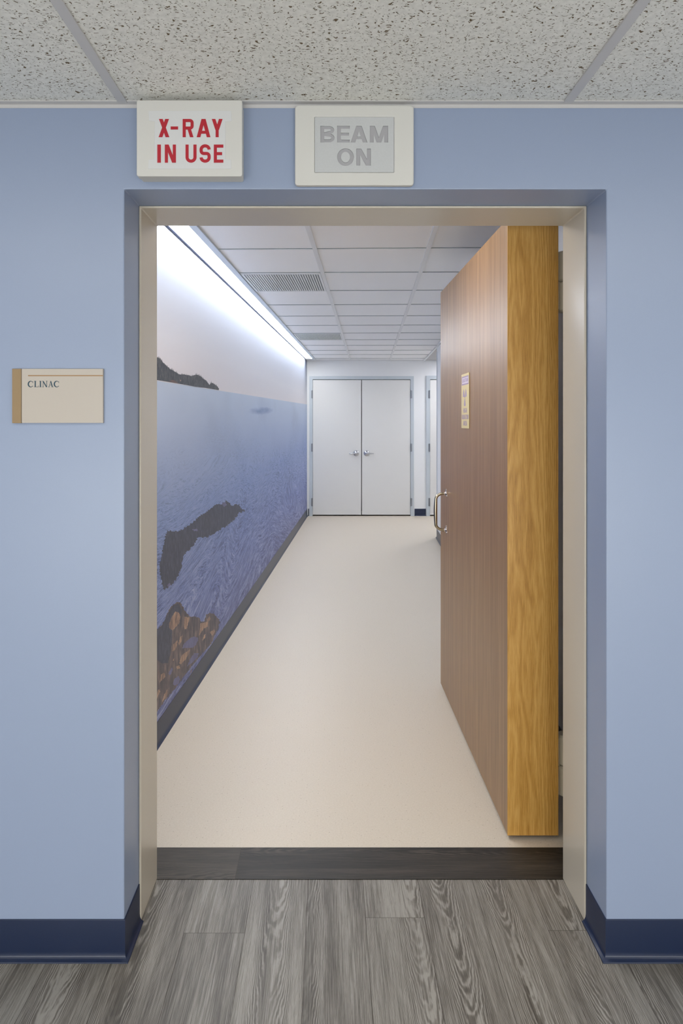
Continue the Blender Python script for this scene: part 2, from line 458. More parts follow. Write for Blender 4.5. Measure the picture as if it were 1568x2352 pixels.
# ================================================================== THE SETTING
# ---- hall wall with the opening
def plate(mb, outline, y0, y1):
    mb.prism([(x, y0, z) for x, z in outline], (0, y1-y0, 0))
mb = MB()
plate(mb, [(-WX, 0), (OX0, 0), (OX0, OZ), (OX1, OZ), (OX1, 0), (WX, 0), (WX, 2.6), (-WX, 2.6)], FY, BY)
mb.build('wall_front', M['blue'], bevel=.003, kind='structure', label='pale blue painted wall around the open doorway', cat='wall')
for nm, x0, x1, y0, y1 in (('wall_left', -WX-.1, -WX, -2.1, BY), ('wall_right', WX, WX+.1, -2.1, BY), ('wall_back', -WX, WX, -2.1, -2.0)):
    mb = MB(); mb.box(x0, x1, y0, y1, 0, 2.6); mb.build(nm, M['white_paint'], kind='structure')

# ---- hall floor: one mesh, one face per plank
def plank_mesh(name, planks, mat, kind='structure', **kw):
    """planks: (x0,x1,y0,y1, along_axis, rnd3)"""
    me = bpy.data.meshes.new(name); V = []; F = []; U = []; A = []
    for x0, x1, y0, y1, ax, r3 in planks:
        b = len(V); V += [(x0, y0, 0), (x1, y0, 0), (x1, y1, 0), (x0, y1, 0)]; F.append((b, b+1, b+2, b+3))
        if ax == 'y': U += [(y0, 0), (y0, x1-x0), (y1, x1-x0), (y1, 0)]
        else: U += [(x0, 0), (x1, 0), (x1, y1-y0), (x0, y1-y0)]
        A += [r3]*4
    me.from_pydata(V, [], F); uv = me.uv_layers.new(name='UVMap')
    for i, u in enumerate(U): uv.data[i].uv = u
    at = me.color_attributes.new('plank', 'FLOAT_COLOR', 'CORNER')
    for i, a in enumerate(A): at.data[i].color = (*a, 1)
    me.materials.append(mat); me.update()
    o = bpy.data.objects.new(name, me); COL.objects.link(o); tag(o, kind=kind, **kw); return o
PW = .174; planks = []; gapw = .0006
fixed = {-2: 1.95, 0: None, 1: 2.01, 2: None, 4: 1.96}
cent = {-3: .35, -2: .48, -1: .9, 0: .42, 1: .2, 2: .75, 3: .45, 4: .5, 5: .4}
k = -20
while -.2425+PW*k < WX:
    x0 = -.2425+PW*k; x1 = x0+PW
    if fixed.get(k-1+0) is not None: seam = fixed[k-1]
    else: seam = rnd.uniform(.75, 1.3)
    seam = {-1: 1.95, 2: 2.01, 5: 1.96}.get(k, seam)
    ys = [seam]
    while ys[0] > -2: ys.insert(0, ys[0]-1.22)
    ys.append(BY); ys = [max(-2., y) for y in ys]
    if seam+1.22 < BY-.25: ys.insert(-1, seam+1.22)
    for a, b in zip(ys, ys[1:]):
        if b-a < .01: continue
        planks.append((max(x0, -WX)+gapw, min(x1, WX)-gapw, a+gapw, b-gapw, 'y', (rnd.random(), rnd.random(), cent.get(k, rnd.random())*rnd.uniform(.8, 1.2))))
    k += 1
plank_mesh('floor_hall', planks, M['floor_plank'], label='grey oak vinyl plank floor in front of the doorway', cat='floor')
mb = MB(); mb.box(-WX, WX, -2.0, BY, -.05, -.0012); mb.build('floor_slab', M['seam'], kind='structure')
# dark cross strip under the door line
TH0, TH1 = BY-.004, 2.340
pl = [(-.9, -.303, TH0+.001, TH1-.001, 'x', (.95, .3, .2)), (-.302, 1.05, TH0+.001, TH1-.001, 'x', (.05, .75, .7))]
o = plank_mesh('trim_1', pl, M['dark_plank'], label='dark wood threshold strip between grey and beige floors', cat='threshold')
o.location.z = .0012
mb = MB(); mb.box(-1.0, 1.1, TH0, TH1, -.05, 0.0); mb.build('floor_strip', M['seam'], kind='structure')
# beige corridor floor
mb = MB(); mb.box(-1.2, 3.5, TH1, 11.2, -.05, 0.0)
mb.build('floor_corridor', M['beige'], kind='structure', label='speckled beige vinyl floor of the corridor', cat='floor')

# ---- hall ceiling, its tees and wall angle
mb = MB(); mb.box(-WX, WX, -2, FY, HZ, HZ+.02)
mb.build('ceiling_hall', M['hall_tile'], kind='structure', label='fissured white acoustic ceiling above the doorway wall', cat='ceiling')
mb = MB()
for k in range(-2, 4):
    x = -.558+1.2*k
    if abs(x) < WX-.05: mb.box(x-.0125, x+.0125, -2, FY-.012, HZ-.005, HZ-.0002)
for y in (1.24, .63, .02, -.59, -1.2, -1.81):
    mb.box(-WX, WX, y-.0125, y+.0125, HZ-.0045, HZ-.0004)
mb.build('trim_2', M['tee'], bevel=.001, kind='structure', label='white ceiling tee grid of the hall', cat='ceiling grid')
mb = MB(); mb.box(-WX, WX, FY-.0015, FY-.0001, HZ-.013, HZ-.0002); mb.box(-WX, WX, FY-.02, FY-.0015, HZ-.0035, HZ-.0006)
mb.build('trim_3', M['tee'], kind='structure', label='white wall angle where hall wall meets ceiling', cat='ceiling trim')

# ---- cream door frame liner
T = .0072; mb = MB()
plate(mb, [(OX0+.0002, 0), (OX0+T, 0), (OX0+T, OZ-T), (OX1-T, OZ-T), (OX1-T, 0), (OX1-.0002, 0), (OX1-.0002, OZ-.0002), (OX0+.0002, OZ-.0002)], FRY, BY+.001)
mb.build('trim_4', M['cream'], bevel=.0035, seg=3, kind='structure', label='cream painted metal frame lining the doorway', cat='door frame')

# ---- navy cove base
PROF = [(0, .110), (.0028, .110), (.0034, .108), (.0034, .024), (.0045, .014), (.008, .006), (.013, .003), (.0145, .0015), (.0145, 0), (0, 0)]
def cove(name, path, **kw):
    """path: (x, y, outward dx, outward dy)"""
    mb = MB(); n = len(PROF); rings = []
    for x, y, dx, dy in path:
        b = len(mb.v); rings.append(b)
        for o_, z in PROF: mb.v.append((x+dx*(o_+.0002), y+dy*(o_+.0002), z+.0002))
    for a, b in zip(rings, rings[1:]):
        for i in range(n):
            j = (i+1) % n; mb.f.append((a+i, b+i, b+j, a+j)); mb.mi.append(0)
    for a in (rings[0], rings[-1]): mb.f.append(tuple(a+i for i in range(n))); mb.mi.append(0)
    o = mb.build(name, M['navy'], kind='structure', **kw)
    bm = bmesh.new(); bm.from_mesh(o.data); bmesh.ops.recalc_face_normals(bm, faces=bm.faces[:]); bm.to_mesh(o.data); bm.free()
    for p in o.data.polygons: p.use_smooth = True
    o.data.set_sharp_from_angle(angle=.9)
    return o
cove('baseboard_left', [(-WX, FY, 0, -1), (OX0, FY, 1, -1), (OX0, FRY, 1, 0)], label='navy rubber cove base left of the doorway', cat='baseboard')
cove('baseboard_right', [(OX1, FRY, -1, 0), (OX1, FY, -1, -1), (WX, FY, 0, -1)], label='navy rubber cove base right of the doorway', cat='baseboard')

# ---- corridor walls
mb = MB(); mb.prism([(XL(BY), BY, 0), (XL(11.0), 11.0, 0), (XL(11.0)-.15, 11.0, 0), (XL(BY)-.15, BY, 0)], (0, 0, 2.6))
mb.build('wall_mural_side', M['white_paint'], kind='structure')
mb = MB(); mb.prism([(XR(BY), BY, 0), (XR(8.51), 8.51, 0), (3.35, 8.51, 0), (3.35, 8.38, 0), (XR(8.38)+.13, 8.38, 0), (XR(BY)+.13, BY, 0)], (0, 0, 2.6))
mb.build('wall_hinge_side', M['white_paint'], bevel=.003, kind='structure', label='white corridor wall behind the open wooden door', cat='wall')
mb = MB(); mb.box(3.3, 3.4, 8.51, 11.1, 0, 2.6); mb.build('wall_alcove', M['white_paint'], kind='structure')
DL0, DL1, DZ = -.263, 1.235, 2.088         # double door opening
D20, D21 = 1.528, 2.45                     # second door opening
mb = MB()
plate(mb, [(-.5, 0), (DL0, 0), (DL0, DZ), (DL1, DZ), (DL1, 0), (D20, 0), (D20, DZ), (D21, DZ), (D21, 0), (3.4, 0), (3.4, 2.6), (-.5, 2.6)], FARY, FARY+.12)
mb.build('wall_far', M['white_paint'], kind='structure', label='white end wall of the corridor holding the double doors', cat='wall')
mb = MB(); mb.box(-.5, 3.4, 11.0, 11.1, 0, 2.6); mb.build('gap_backing', M['dark'], kind='structure')  # near-black backing; its colour stands for the shade in the door gaps
cove('baseboard_mural', [(XL(BY), BY, 1, -.058), (XL(FARY), FARY-.001, 1, -.058)], label='navy cove base under the sea mural', cat='baseboard')
cove('baseboard_far', [(1.296, FARY, 0, -1), (1.468, FARY, 0, -1)], label='short navy base between the double doors and alcove door', cat='baseboard')
cove('baseboard_corner', [(XL(FARY)+.016, FARY, 0, -1), (-.316, FARY, 0, -1)], label='tiny navy base between mural and double door frame', cat='baseboard')
cove('baseboard_hinge', [(XR(BY), BY+.01, -1, .058), (XR(8.51), 8.51, -1, 1), (3.2, 8.51, 0, 1)], label='navy cove base of the wall behind the open door', cat='baseboard')

# ---- corridor ceiling
T_LIGHT = .150
mb = MB()
mb.prism([(XL(BY)+T_LIGHT, BY, CEZ), (XR(BY), BY, CEZ), (XR(FARY), FARY, CEZ), (XL(FARY)+T_LIGHT, FARY, CEZ)], (0, 0, .02))
mb.build('ceiling_corridor', M['plain_tile'], kind='structure', label='smooth white tile ceiling over the corridor', cat='ceiling')
mb = MB(); mb.prism([(XR(8.51), 8.51, CEZ), (3.3, 8.51, CEZ), (3.3, FARY, CEZ), (XR(FARY), FARY, CEZ)], (0, 0, .02))
mb.build('ceiling_alcove', M['grey_plaster'], kind='structure', label='plain grey ceiling of the side alcove', cat='ceiling')
mb = MB()
ROWS = [2.464+.588*i for i in range(14)]
def long_bar(t, w, z0, z1, y0=BY, y1=FARY):
    mb.prism([(XL(y0)+t-w/2, y0, z0), (XL(y0)+t+w/2, y0, z0), (XL(y1)+t+w/2, y1, z0), (XL(y1)+t-w/2, y1, z0)], (0, 0, z1-z0))
for t in (.664, 1.268): long_bar(t, .024, CEZ-.007, CEZ-.0004)
for y in ROWS:
    if y > FARY-.05: continue
    xa, xb = XL(y)+T_LIGHT+.001, XR(y)-.002
    ya, yb = y-.022*xa, y-.022*xb
    mb.prism([(xa, ya-.0085, CEZ-.0022), (xb, yb-.0085, CEZ-.0022), (xb, yb-.0037, CEZ-.0022), (xa, ya-.0037, CEZ-.0022)], (0, 0, .0016), 1)  # grey strip drawn beside each bar in place of a shadow gap
    mb.prism([(xa, ya-.0035, CEZ-.005), (xb, yb-.0035, CEZ-.005), (xb, yb+.0035, CEZ-.005), (xa, ya+.0035, CEZ-.005)], (0, 0, .0044))
mb.build('trim_5', [M['white_metal'], M['steel_dark']], kind='structure', label='white ceiling grid bars of the corridor with painted shadow lines', cat='ceiling grid')
mb = MB()
mb.prism([(XR(BY)-.02, BY, CEZ-.018), (XR(BY)+.0, BY, CEZ-.018), (XR(FARY)+.0, FARY-.001, CEZ-.018), (XR(FARY)-.02, FARY-.001, CEZ-.018)], (0, 0, .0176))
mb.box(XL(FARY)+.02, XR(FARY)-.021, FARY-.02, FARY-.0005, CEZ-.006, CEZ-.0006)
mb.build('trim_6', M['white_metal'], kind='structure', label='white edge trim around the corridor ceiling', cat='ceiling trim')
# corner guard on the wall end
mb = MB(); y0 = 8.51
mb.prism([(XR(y0)-.004, y0+.004, .115), (XR(y0-.06)-.004, y0-.06, .115), (XR(y0-.06)-.0005, y0-.06, .115), (XR(y0)-.0005, y0+.0005, .115), (XR(y0)+.06, y0+.0005, .115), (XR(y0)+.06, y0+.004, .115)], (0, 0, 2.20))
mb.build('corner_guard', M['grey_frame'], label='pale grey corner guard on the wall end by the alcove', cat='corner guard')

# ---- door frames on the far wall (trim)
def far_frame(name, x0, x1, ztop, face, label):
    mb = MB(); y0, y1 = FARY-.018, FARY+.10
    out = [(x0-face, 0), (x0, 0), (x0, ztop), (x1, ztop), (x1, 0), (x1+face, 0), (x1+face, ztop+face), (x0-face, ztop+face)]
    mb.prism([(x, y0, z) for x, z in out], (0, .0178, 0))
    t = .012
    ins = [(x0, 0), (x0+.002, 0), (x0+.002, ztop-.002), (x1-.002, ztop-.002), (x1-.002, 0), (x1, 0), (x1, ztop), (x0, ztop)]
    mb.prism([(x, y0+.001, z) for x, z in ins], (0, .05, 0))
    mb.build(name, M['grey_frame'], bevel=.002, kind='structure', label=label, cat='door frame')
far_frame('trim_7', DL0, DL1, DZ, .048, 'pale grey metal frame around the white double doors')
far_frame('trim_8', D20, D21, DZ, .055, 'pale grey frame of the door half hidden by the alcove corner')

# ---- far doors
def hinge_mb(x, z, side):
    mb = MB(); y = FARY-.024
    for i in range(5): mb.tube([(x, y, z-.062+i*.025), (x, y, z-.062+i*.025+.0238)], .0075, 10)
    mb.box(x-.018 if side < 0 else x+.001, x-.001 if side < 0 else x+.018, FARY-.021, FARY-.0185, z-.06, z+.06)
    return mb
def lever_mbs(x, z, sg):
    yf = FARY-.012
    rose = MB(); rose.tube([(x, yf, z), (x, yf-.006, z), (x, yf-.014, z), (x, yf-.022, z), (x, yf-.028, z)], [.0445, .044, .038, .026, .012], 28)
    lv = MB(); pts = [(x, yf-.026, z), (x, yf-.050, z), (x+sg*.012, yf-.060, z), (x+sg*.035, yf-.062, z-.001), (x+sg*.075, yf-.060, z-.002), (x+sg*.098, yf-.054, z-.002), (x+sg*.104, yf-.042, z-.002)]
    lv.tube(pts, [.011, .011, .0115, .0105, .009, .0085, .008], 14)
    return rose, lv
def far_door(name, x0, x1, hinge_x, side, lever_x, sg, label):
    t = thing(name, ((x0+x1)/2, FARY, 0), label, 'door', kind='structure')
    mb = MB(); mb.box(x0, x1, FARY-.012, FARY+.033, .019, DZ-.0095); mb.build('door_leaf', M['leaf'], t, bevel=.002)
    for z in (1.858, 1.046, .213): hinge_mb(hinge_x, z, side).build('hinge', M['steel'], t, smooth=True, label='grey steel hinge')
    if lever_x is not None:
        rose, lv = lever_mbs(lever_x, .959, sg)
        r = rose.build('handle_rose', M['chrome'], t, smooth=True, label='round satin steel rose')
        lv.build('lever_handle', M['chrome'], r, smooth=True, label='satin steel lever')
    return t
far_door('door_1', DL0+.005, .4805, DL0-.004, -1, .404, -1, 'left leaf of the white double doors, lever pointing left')
far_door('door_2', .4915, DL1-.005, DL1+.004, 1, .562, 1, 'right leaf of the white double doors, lever pointing right')
far_door('door_3', D20+.004, D21-.004, D20-.004, -1, 2.38, -1, 'white door only partly seen past the alcove corner')

# ---- glowing panes added on the hall's unseen opposite wall as fill light
mb = MB()
for k in range(4):
    x = -2.4+1.2*k; mb.box(x+.03, x+1.17, -2.0, -1.992, .15, 1.35)
mb.build('hall_fill_panes', emit('hall_fill_glow', (250, 250, 246), HALL_FILL), kind='structure')
mb = MB()
for k in range(5): mb.box(-2.4+1.2*k-.029, -2.4+1.2*k+.029, -2.0, -1.97, .10, 1.40)
mb.box(-2.43, 2.43, -2.0, -1.965, .09, .149); mb.box(-2.43, 2.43, -2.0, -1.965, 1.351, 1.41)
mb.build('trim_9', M['white_metal'], kind='structure')  # frame bars around the added fill panes
# ================================================================== THE BIG WOODEN DOOR
DX0, DX1, DY0, DY1, DZ0, DZ1 = .6215, .7985, 2.386, 3.768, .013, 2.171
def dxf(y): return DX0-.0072*(y-DY0)
door = thing('door_4', (DX1, DY0, 0), 'thick open wooden door with golden oak edge and metal pull', 'door', kind='structure')
mb = MB()
mb.prism([(DX0, DY0+.003, DZ0), (DX0-.0099, DY1, DZ0), (DX1-.0099, DY1, DZ0), (DX1, DY0+.003, DZ0)], (0, 0, DZ1-DZ0))
mb.build('door_slab', M['door_face'], door, bevel=.002, label='brown wood laminate face')
mb = MB(); mb.box(DX0-.0004, DX1+.0004, DY0, DY0+.0029, DZ0, DZ1)
mb.build('edge_band', M['door_edge'], door, bevel=.0008, label='golden oak edge band')
# pull handle on the face
yh = 3.585; xf = dxf(yh); zt, zb = 1.080, .888
def flange(z, sgn):
    mb = MB()
    n = 36; base = []; 
    for i in range(n):
        a = 2*math.pi*i/n
        r = .0105+.0145*(0.5+0.5*math.cos(3*(a-math.pi/2)))**1.6
        base.append((r*math.cos(a), r*math.sin(a)))
    rings = []
    for h, k in ((.0003, 1.), (.0035, .97), (.006, .62), (.012, .42), (.020, .36)):
        b = len(mb.v); rings.append(b)
        for i, (a, c) in enumerate(base):
            rr = math.hypot(a, c); kk = k
            if k < .9:
                q = .0098*k/.62; f = q/rr; a2, c2 = a*f, c*f
            else: a2, c2 = a*kk, c*kk
            mb.v.append((xf-h, yh+a2, z+c2))
    for r0, r1 in zip(rings, rings[1:]):
        for i in range(n):
            j = (i+1) % n; mb.f.append((r0+i, r1+i, r1+j, r0+j)); mb.mi.append(0)
    mb.f.append(tuple(rings[-1]+i for i in range(n))); mb.mi.append(0)
    return mb
pts = []; rad = []
pr = .056
for i in range(9):
    a = math.pi/2*i/8; pts.append((xf-.014-(pr-.014)*math.sin(a), yh, zt-.03*(1-math.cos(a))-.000)); rad.append(.0072+.0006*i/8)
for i in range(1, 12):
    f = i/12; pts.append((xf-pr-.002*math.sin(math.pi*f), yh, (zt-.03)+(zb+.03-zt+.03)*f)); rad.append(.0078+.0016*math.sin(math.pi*f))
for i in range(9):
    a = math.pi/2*(1-i/8); pts.append((xf-.014-(pr-.014)*math.sin(a), yh, zb+.03*(1-math.cos(a)))); rad.append(.0078-.0006*i/8)
mb = MB(); mb.tube(pts, rad, 18); ph = mb.build('pull_handle', M['brass'], door, smooth=True, label='satin metal pull handle')
for z, sg in ((zt, 1), (zb, -1)):
    flange(z, sg).build('handle_flange', plain('polished_nickel', (178, 170, 168), .22, .5, 1.), ph, smooth=True, label='polished three-lobed flange')
# two heavy hinges
def heavy(z0, z1):
    cx, cy, r = .834, 2.425, .0285
    zm = (z0+z1)/2
    mb = MB()
    def knuckle(a, b): mb.tube([(cx, cy, a), (cx, cy, a+.006), (cx, cy, b-.006), (cx, cy, b)], [r-.006, r, r, r-.006], 28)
    knuckle(z0, zm-.001); knuckle(zm+.001, z1)
    h = mb.build('hinge', M['hinge_paint'], door, smooth=True, label='heavy cream barrel hinge')
    mb = MB(); mb.box(DX1+.0008, DX1+.012, 2.405, 2.60, z0+.008, zm-.001); mb.box(DX1+.0008, DX1+.012, 2.405, 2.60, zm+.001, z1-.008)
    mb.build('hinge_leaf', M['hinge_paint'], h, bevel=.002)
    mb = MB(); mb.box(cx-.004, cx+.03, BY+.002, cy-r+.004, z0+.01, z1-.01); mb.build('frame_leaf', M['hinge_paint'], h, bevel=.002)
heavy(1.848, 2.062); heavy(.137, .352)
# warning sticker
ya, yb, za, zb_ = 3.185, 3.012, 1.428, 1.676      # ya is the edge further in
st = thing('warning_sign', (dxf(3.1), 3.1, za), 'yellow high radiation area sign on the wooden door face', 'sign')
xs_ = dxf(3.1)-.0022
mb = MB(); mb.prism([(xs_, yb, za), (xs_, ya, za), (xs_, ya, zb_), (xs_, yb, zb_)], (.0014, 0, 0)); mb.build('sign_plate', M['yellow'], st)
R_, U_, N_ = (0, -1, 0), (0, 0, 1), (-1, 0, 0)
wS, hS = ya-yb, zb_-za
def sp(u, v): return (xs_-.0001, ya-u*wS, za+v*hS)
mb = MB(); mb.prism([(xs_-.00002, ya-.05*wS, za+.795*hS), (xs_-.00002, ya-.95*wS, za+.795*hS), (xs_-.00002, ya-.95*wS, za+.955*hS), (xs_-.00002, ya-.05*wS, za+.955*hS)], (-.0001, 0, 0)); mb.build('header_panel', plain('sticker_header', (222, 208, 220), .35, .5), st, label='pale lilac header panel')
mb = MB()
def srect(u0, u1, v0, v1, th=.0003): mb.prism([sp(u0, v0), sp(u1, v0), sp(u1, v1), sp(u0, v1)], (-th, 0, 0))
srect(.05, .95, .93, .955); srect(.05, .95, .795, .82); srect(.05, .09, .82, .93); srect(.91, .95, .82, .93)
letters(mb, 'CAUTION', din, sp(.13, .845), R_, U_, N_, .07*hS*1, .16, .4, width=.74*wS, th=.0003)
# trefoil of three blades with a hub
tc = (.5, .60)
RT = .0425; tc = (.46, .575)
for ang in (30, 150, 270):
    P = []
    for r_, da in ((.2, 29), (1., 29)):
        seq = range(-4, 5) if r_ > .5 else range(4, -5, -1)
        for q in seq:
            a = math.radians(ang+da*q/4); P.append((xs_-.0001, ya-(tc[0]*wS+r_*RT*math.cos(a)), za+tc[1]*hS+r_*RT*math.sin(a)))
    mb.prism(P, (-.0003, 0, 0))
mb.prism([(xs_-.0001, ya-(tc[0]*wS+.15*RT*math.cos(a)), za+tc[1]*hS+.15*RT*math.sin(a)) for a in [2*math.pi*i/16 for i in range(16)]], (-.0003, 0, 0))
letters(mb, 'HIGH', din, sp(.27, .285), R_, U_, N_, .085*hS, .2, .4, width=.46*wS, th=.0003)
letters(mb, 'RADIATION', din, sp(.07, .165), R_, U_, N_, .085*hS, .2, .4, width=.86*wS, th=.0003)
letters(mb, 'AREA', din, sp(.26, .05), R_, U_, N_, .085*hS, .2, .4, width=.48*wS, th=.0003)
mb.build('lettering', M['lilac'], st, label='faded purple lettering and trefoil')

# ================================================================== SIGNS ON THE HALL WALL
RX, UZ, NY = (1, 0, 0), (0, 0, 1), (0, -1, 0)
def rrect(x0, x1, z0, z1, r, n=5):
    P = []
    for cx, cz, a in ((x1-r, z0+r, -90), (x1-r, z1-r, 0), (x0+r, z1-r, 90), (x0+r, z0+r, 180)):
        P += [(cx+r*math.cos(math.radians(a+90*i/n)), cz+r*math.sin(math.radians(a+90*i/n))) for i in range(n+1)]
    return P
# X-ray sign
SX0, SX1, SZ0, SZ1, SY = -.510, -.231, 2.109, 2.3105, 1.803
sg = thing('xray_sign', ((SX0+SX1)/2, FY, SZ0), 'white box sign with red lettering X-RAY IN USE', 'sign')
mb = MB(); mb.prism([(x, SY, z) for x, z in rrect(SX0, SX1, SZ0, SZ1, .006)], (0, .022, 0))
mb.prism([(x, SY+.022, z) for x, z in rrect(SX0+.002, SX1-.002, SZ0+.002, SZ1-.002, .006)], (0, FY-SY-.0225, 0))
mb.build('housing', M['sign_body'], sg, bevel=.0018, seg=3)
def sxz(px, py):   # measured on the sign face
    return ((px-757)/1568*SY, CZ+(965-py)/1568*SY)
PZ = [(341, 255), (531, 255), (532, 279), (518, 280), (518, 366), (531, 367), (531, 388), (340, 388), (341, 367), (354, 366), (355, 279), (342, 278)]
mb = MB(); mb.prism([(sxz(*p)[0], SY-.0011, sxz(*p)[1]) for p in PZ], (0, .0010, 0))
mb.build('face_panel', M['sign_panel'], sg, bevel=.0006)
mb = MB()
def put(text, x0, x1, ytop, ybot, font, mbx, ys, th, gap=.2, space=.45):
    xa, za = (x0-757)/1568*ys, CZ+(965-ybot)/1568*ys
    letters(mbx, text, font, (xa, ys, za), RX, UZ, NY, (ybot-ytop)/1568*ys, gap, space, width=(x1-x0)/1568*ys, th=th)
yl = SY-.0012
for tx, x0, x1 in (('X', 364.2, 388.8), ('-', 391.9, 408.9), ('R', 419.4, 444.6), ('A', 451.6, 483.1), ('Y', 486.2, 511)):
    put(tx, x0, x1, 273.4, 315.2, din, mb, yl, .0006)
for tx, x0, x1 in (('I', 361.2, 369.5), ('N', 378.5, 404), ('U', 426, 451.3), ('S', 458.2, 483.8), ('E', 491, 512.8)):
    put(tx, x0, x1, 332.2 if tx != 'S' else 331.5, 373.8, din, mb, yl, .0006)
mb.build('lettering', M['red'], sg, label='red letters X-RAY IN USE')
# Beam-on sign with letters cut into its panel
BX0, BX1, BZ0, BZ1, BYF = -.0936, .2262, 2.0965, 2.3125, 1.836
sb = thing('beam_sign', ((BX0+BX1)/2, FY, BZ0), 'white framed sign with unlit grey lettering BEAM ON', 'sign')
def bxz(px, py): return ((px-757)/1568*BYF, CZ+(965-py)/1568*BYF)
wx0, wz1 = bxz(722.5, 268.5); wx1, wz0 = bxz(904.5, 395.5)
outer = rrect(BX0, BX1, BZ0, BZ1, .009); inner = rrect(wx0, wx1, wz0, wz1, .0015)
mb = MB(); n = len(outer)
def ring(y0, y1, out, inn):
    b = len(mb.v); n = len(out)
    mb.v += [(x, y0, z) for x, z in out]+[(x, y0, z) for x, z in inn]+[(x, y1, z) for x, z in out]+[(x, y1, z) for x, z in inn]
    for i in range(n):
        j = (i+1) % n
        for q in ((b+i, b+j, b+n+j, b+n+i), (b+n+i, b+n+j, b+3*n+j, b+3*n+i), (b+2*n+i, b+3*n+i, b+3*n+j, b+2*n+j), (b+i, b+2*n+i, b+2*n+j, b+j)):
            mb.f.append(q); mb.mi.append(0)
ring(BYF, FY-.003, outer, inner)
o = mb.build('frame', M['sign_body'], sb, bevel=.0035, seg=3)
bm = bmesh.new(); bm.from_mesh(o.data); bmesh.ops.recalc_face_normals(bm, faces=bm.faces[:]); bm.to_mesh(o.data); bm.free()
mb = MB(); mb.box(BX0+.004, BX1-.004, FY-.003, FY-.0002, BZ0+.004, BZ1-.004); mb.build('back_plate', M['sign_body'], sb)
# panel with letter holes
pm = MB(); pm.box(wx0+.0003, wx1-.0003, BYF+.0012, BYF+.0052, wz0+.0003, wz1-.0003)
panel = pm.build('face_panel', M['beam_panel'], sb)
cm = MB()
def bput(text, x0, x1, yt, yb):
    ys = BYF-.002
    xa, za = (x0-757)/1568*BYF, CZ+(965-yb)/1568*BYF
    letters(cm, text, grot, (xa, ys, za), RX, UZ, (0, 1, 0), (yb-yt)/1568*BYF, .2, .4, width=(x1-x0)/1568*BYF, th=.012)
for tx, x0, x1 in (('B', 735.5, 768), ('E', 774, 803), ('A', 805, 843.5), ('M', 849, 891)): bput(tx, x0, x1, 288.5, 327)
for tx, x0, x1 in (('O', 774, 812.5), ('N', 818, 851.5)): bput(tx, x0, x1, 341, 380)
cut = cm.build('cutter', M['beam_letter'])
bo = panel.modifiers.new('cut', 'BOOLEAN'); bo.operation = 'DIFFERENCE'; bo.object = cut; bo.solver = 'EXACT'; bo.use_self = True
dg = bpy.context.evaluated_depsgraph_get(); dg.update()
nm = bpy.data.meshes.new_from_object(panel.evaluated_get(dg))
if len(nm.polygons) > 20:
    panel.modifiers.clear(); panel.data = nm
    bpy.data.objects.remove(cut, do_unlink=True)
else:
    panel.modifiers.clear(); bpy.data.objects.remove(cut, do_unlink=True)
mb = MB(); mb.box(wx0+.0005, wx1-.0005, BYF+.0054, BYF+.008, wz0+.0005, wz1-.0005)
mb.build('lettering', M['beam_letter'], sb, label='sunken grey letters BEAM ON')
# room plaque
PYF = FY-.009
def pxz(px, py): return ((px-757)/1568*PYF, CZ+(965-py)/1568*PYF)
rs = thing('room_sign', (pxz(133, 0)[0], FY, pxz(0, 972)[1]), 'beige plaque with tan side bar reading CLINAC', 'sign')
a, b = pxz(49.5, 971.5), pxz(236.5, 847)
mb = MB(); mb.box(a[0], b[0], PYF, FY-.0003, a[1], b[1]); mb.build('plaque', M['plaque'], rs, bevel=.0007)
a2 = pxz(28, 972)
mb = MB(); mb.box(a2[0], a[0]-.0008, PYF-.001, FY-.0003, a2[1], b[1]); mb.build('side_bar', M['tan'], rs, bevel=.0008, label='tan side bar')
l0, l1 = pxz(64.5, 864.3), pxz(236.3, 861.4)
mb = MB(); mb.box(l0[0], l1[0], PYF-.0003, PYF, l0[1], l1[1]); mb.build('line', M['tan_line'], rs, label='thin tan line')
mb = MB()
xa, za = pxz(64, 889.2)
letters(mb, 'CLINAC', roman, (xa, PYF, za), RX, UZ, NY, 14/1568*PYF, .06, .3, width=72.5/1568*PYF, th=.0004)
mb.build('lettering', M['ink'], rs, label='dark teal letters CLINAC')

# ================================================================== MURAL
def wp(px, py, off):
    """point of the photograph on the mural wall plane -> metres"""
    y = .9546/(.0582+(757-px)/1568)
    return (XL(y)+off, y-off*.058, CZ+(965-py)/1568*y)
mb = MB(); y0, y1 = BY+.002, 10.40
MZ0, MZ1 = .1105, CEZ-.012
def wall_quad(off, z0, z1, mi): mb.prism([(XL(y0)+.0004, y0, z0), (XL(y1)+.0004, y1, z0), (XL(y1)+.0004, y1, z1), (XL(y0)+.0004, y0, z1)], (off, -off*.058, 0), mi)
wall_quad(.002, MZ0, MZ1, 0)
def rough_outline(pts, amp, sub, r, spike=None):
    out = []; n = len(pts)
    for i in range(n):
        a, b = Vector(pts[i]), Vector(pts[(i+1) % n]); L = (b-a).length
        m = max(1, int(L/sub)); nn = Vector((-(b-a).y, (b-a).x)).normalized()
        for j in range(m):
            q = a+(b-a)*(j/m)
            k = r.uniform(-1, 1)*amp if (j or amp > 1) else 0
            out.append((q.x+nn.x*k, q.y+nn.y*k))
    return out
def patch(pts, off, mi):
    P = [wp(x, y, off) for x, y in pts]
    P = [(p[0], min(max(p[1], y0+.001), y1-.001), min(max(p[2], MZ0+.0005), MZ1)) for p in P]
    mb.poly(P, mi)
r7 = random.Random(3)
c4 = lambda L: [(350+x/9.22, 800+y/9.22) for x, y in L]
c7 = lambda L: [(340+x/3.563, 1100+y/3.563) for x, y in L]
c8 = lambda L: [(350+x/5.88, 1360+y/5.88) for x, y in L]
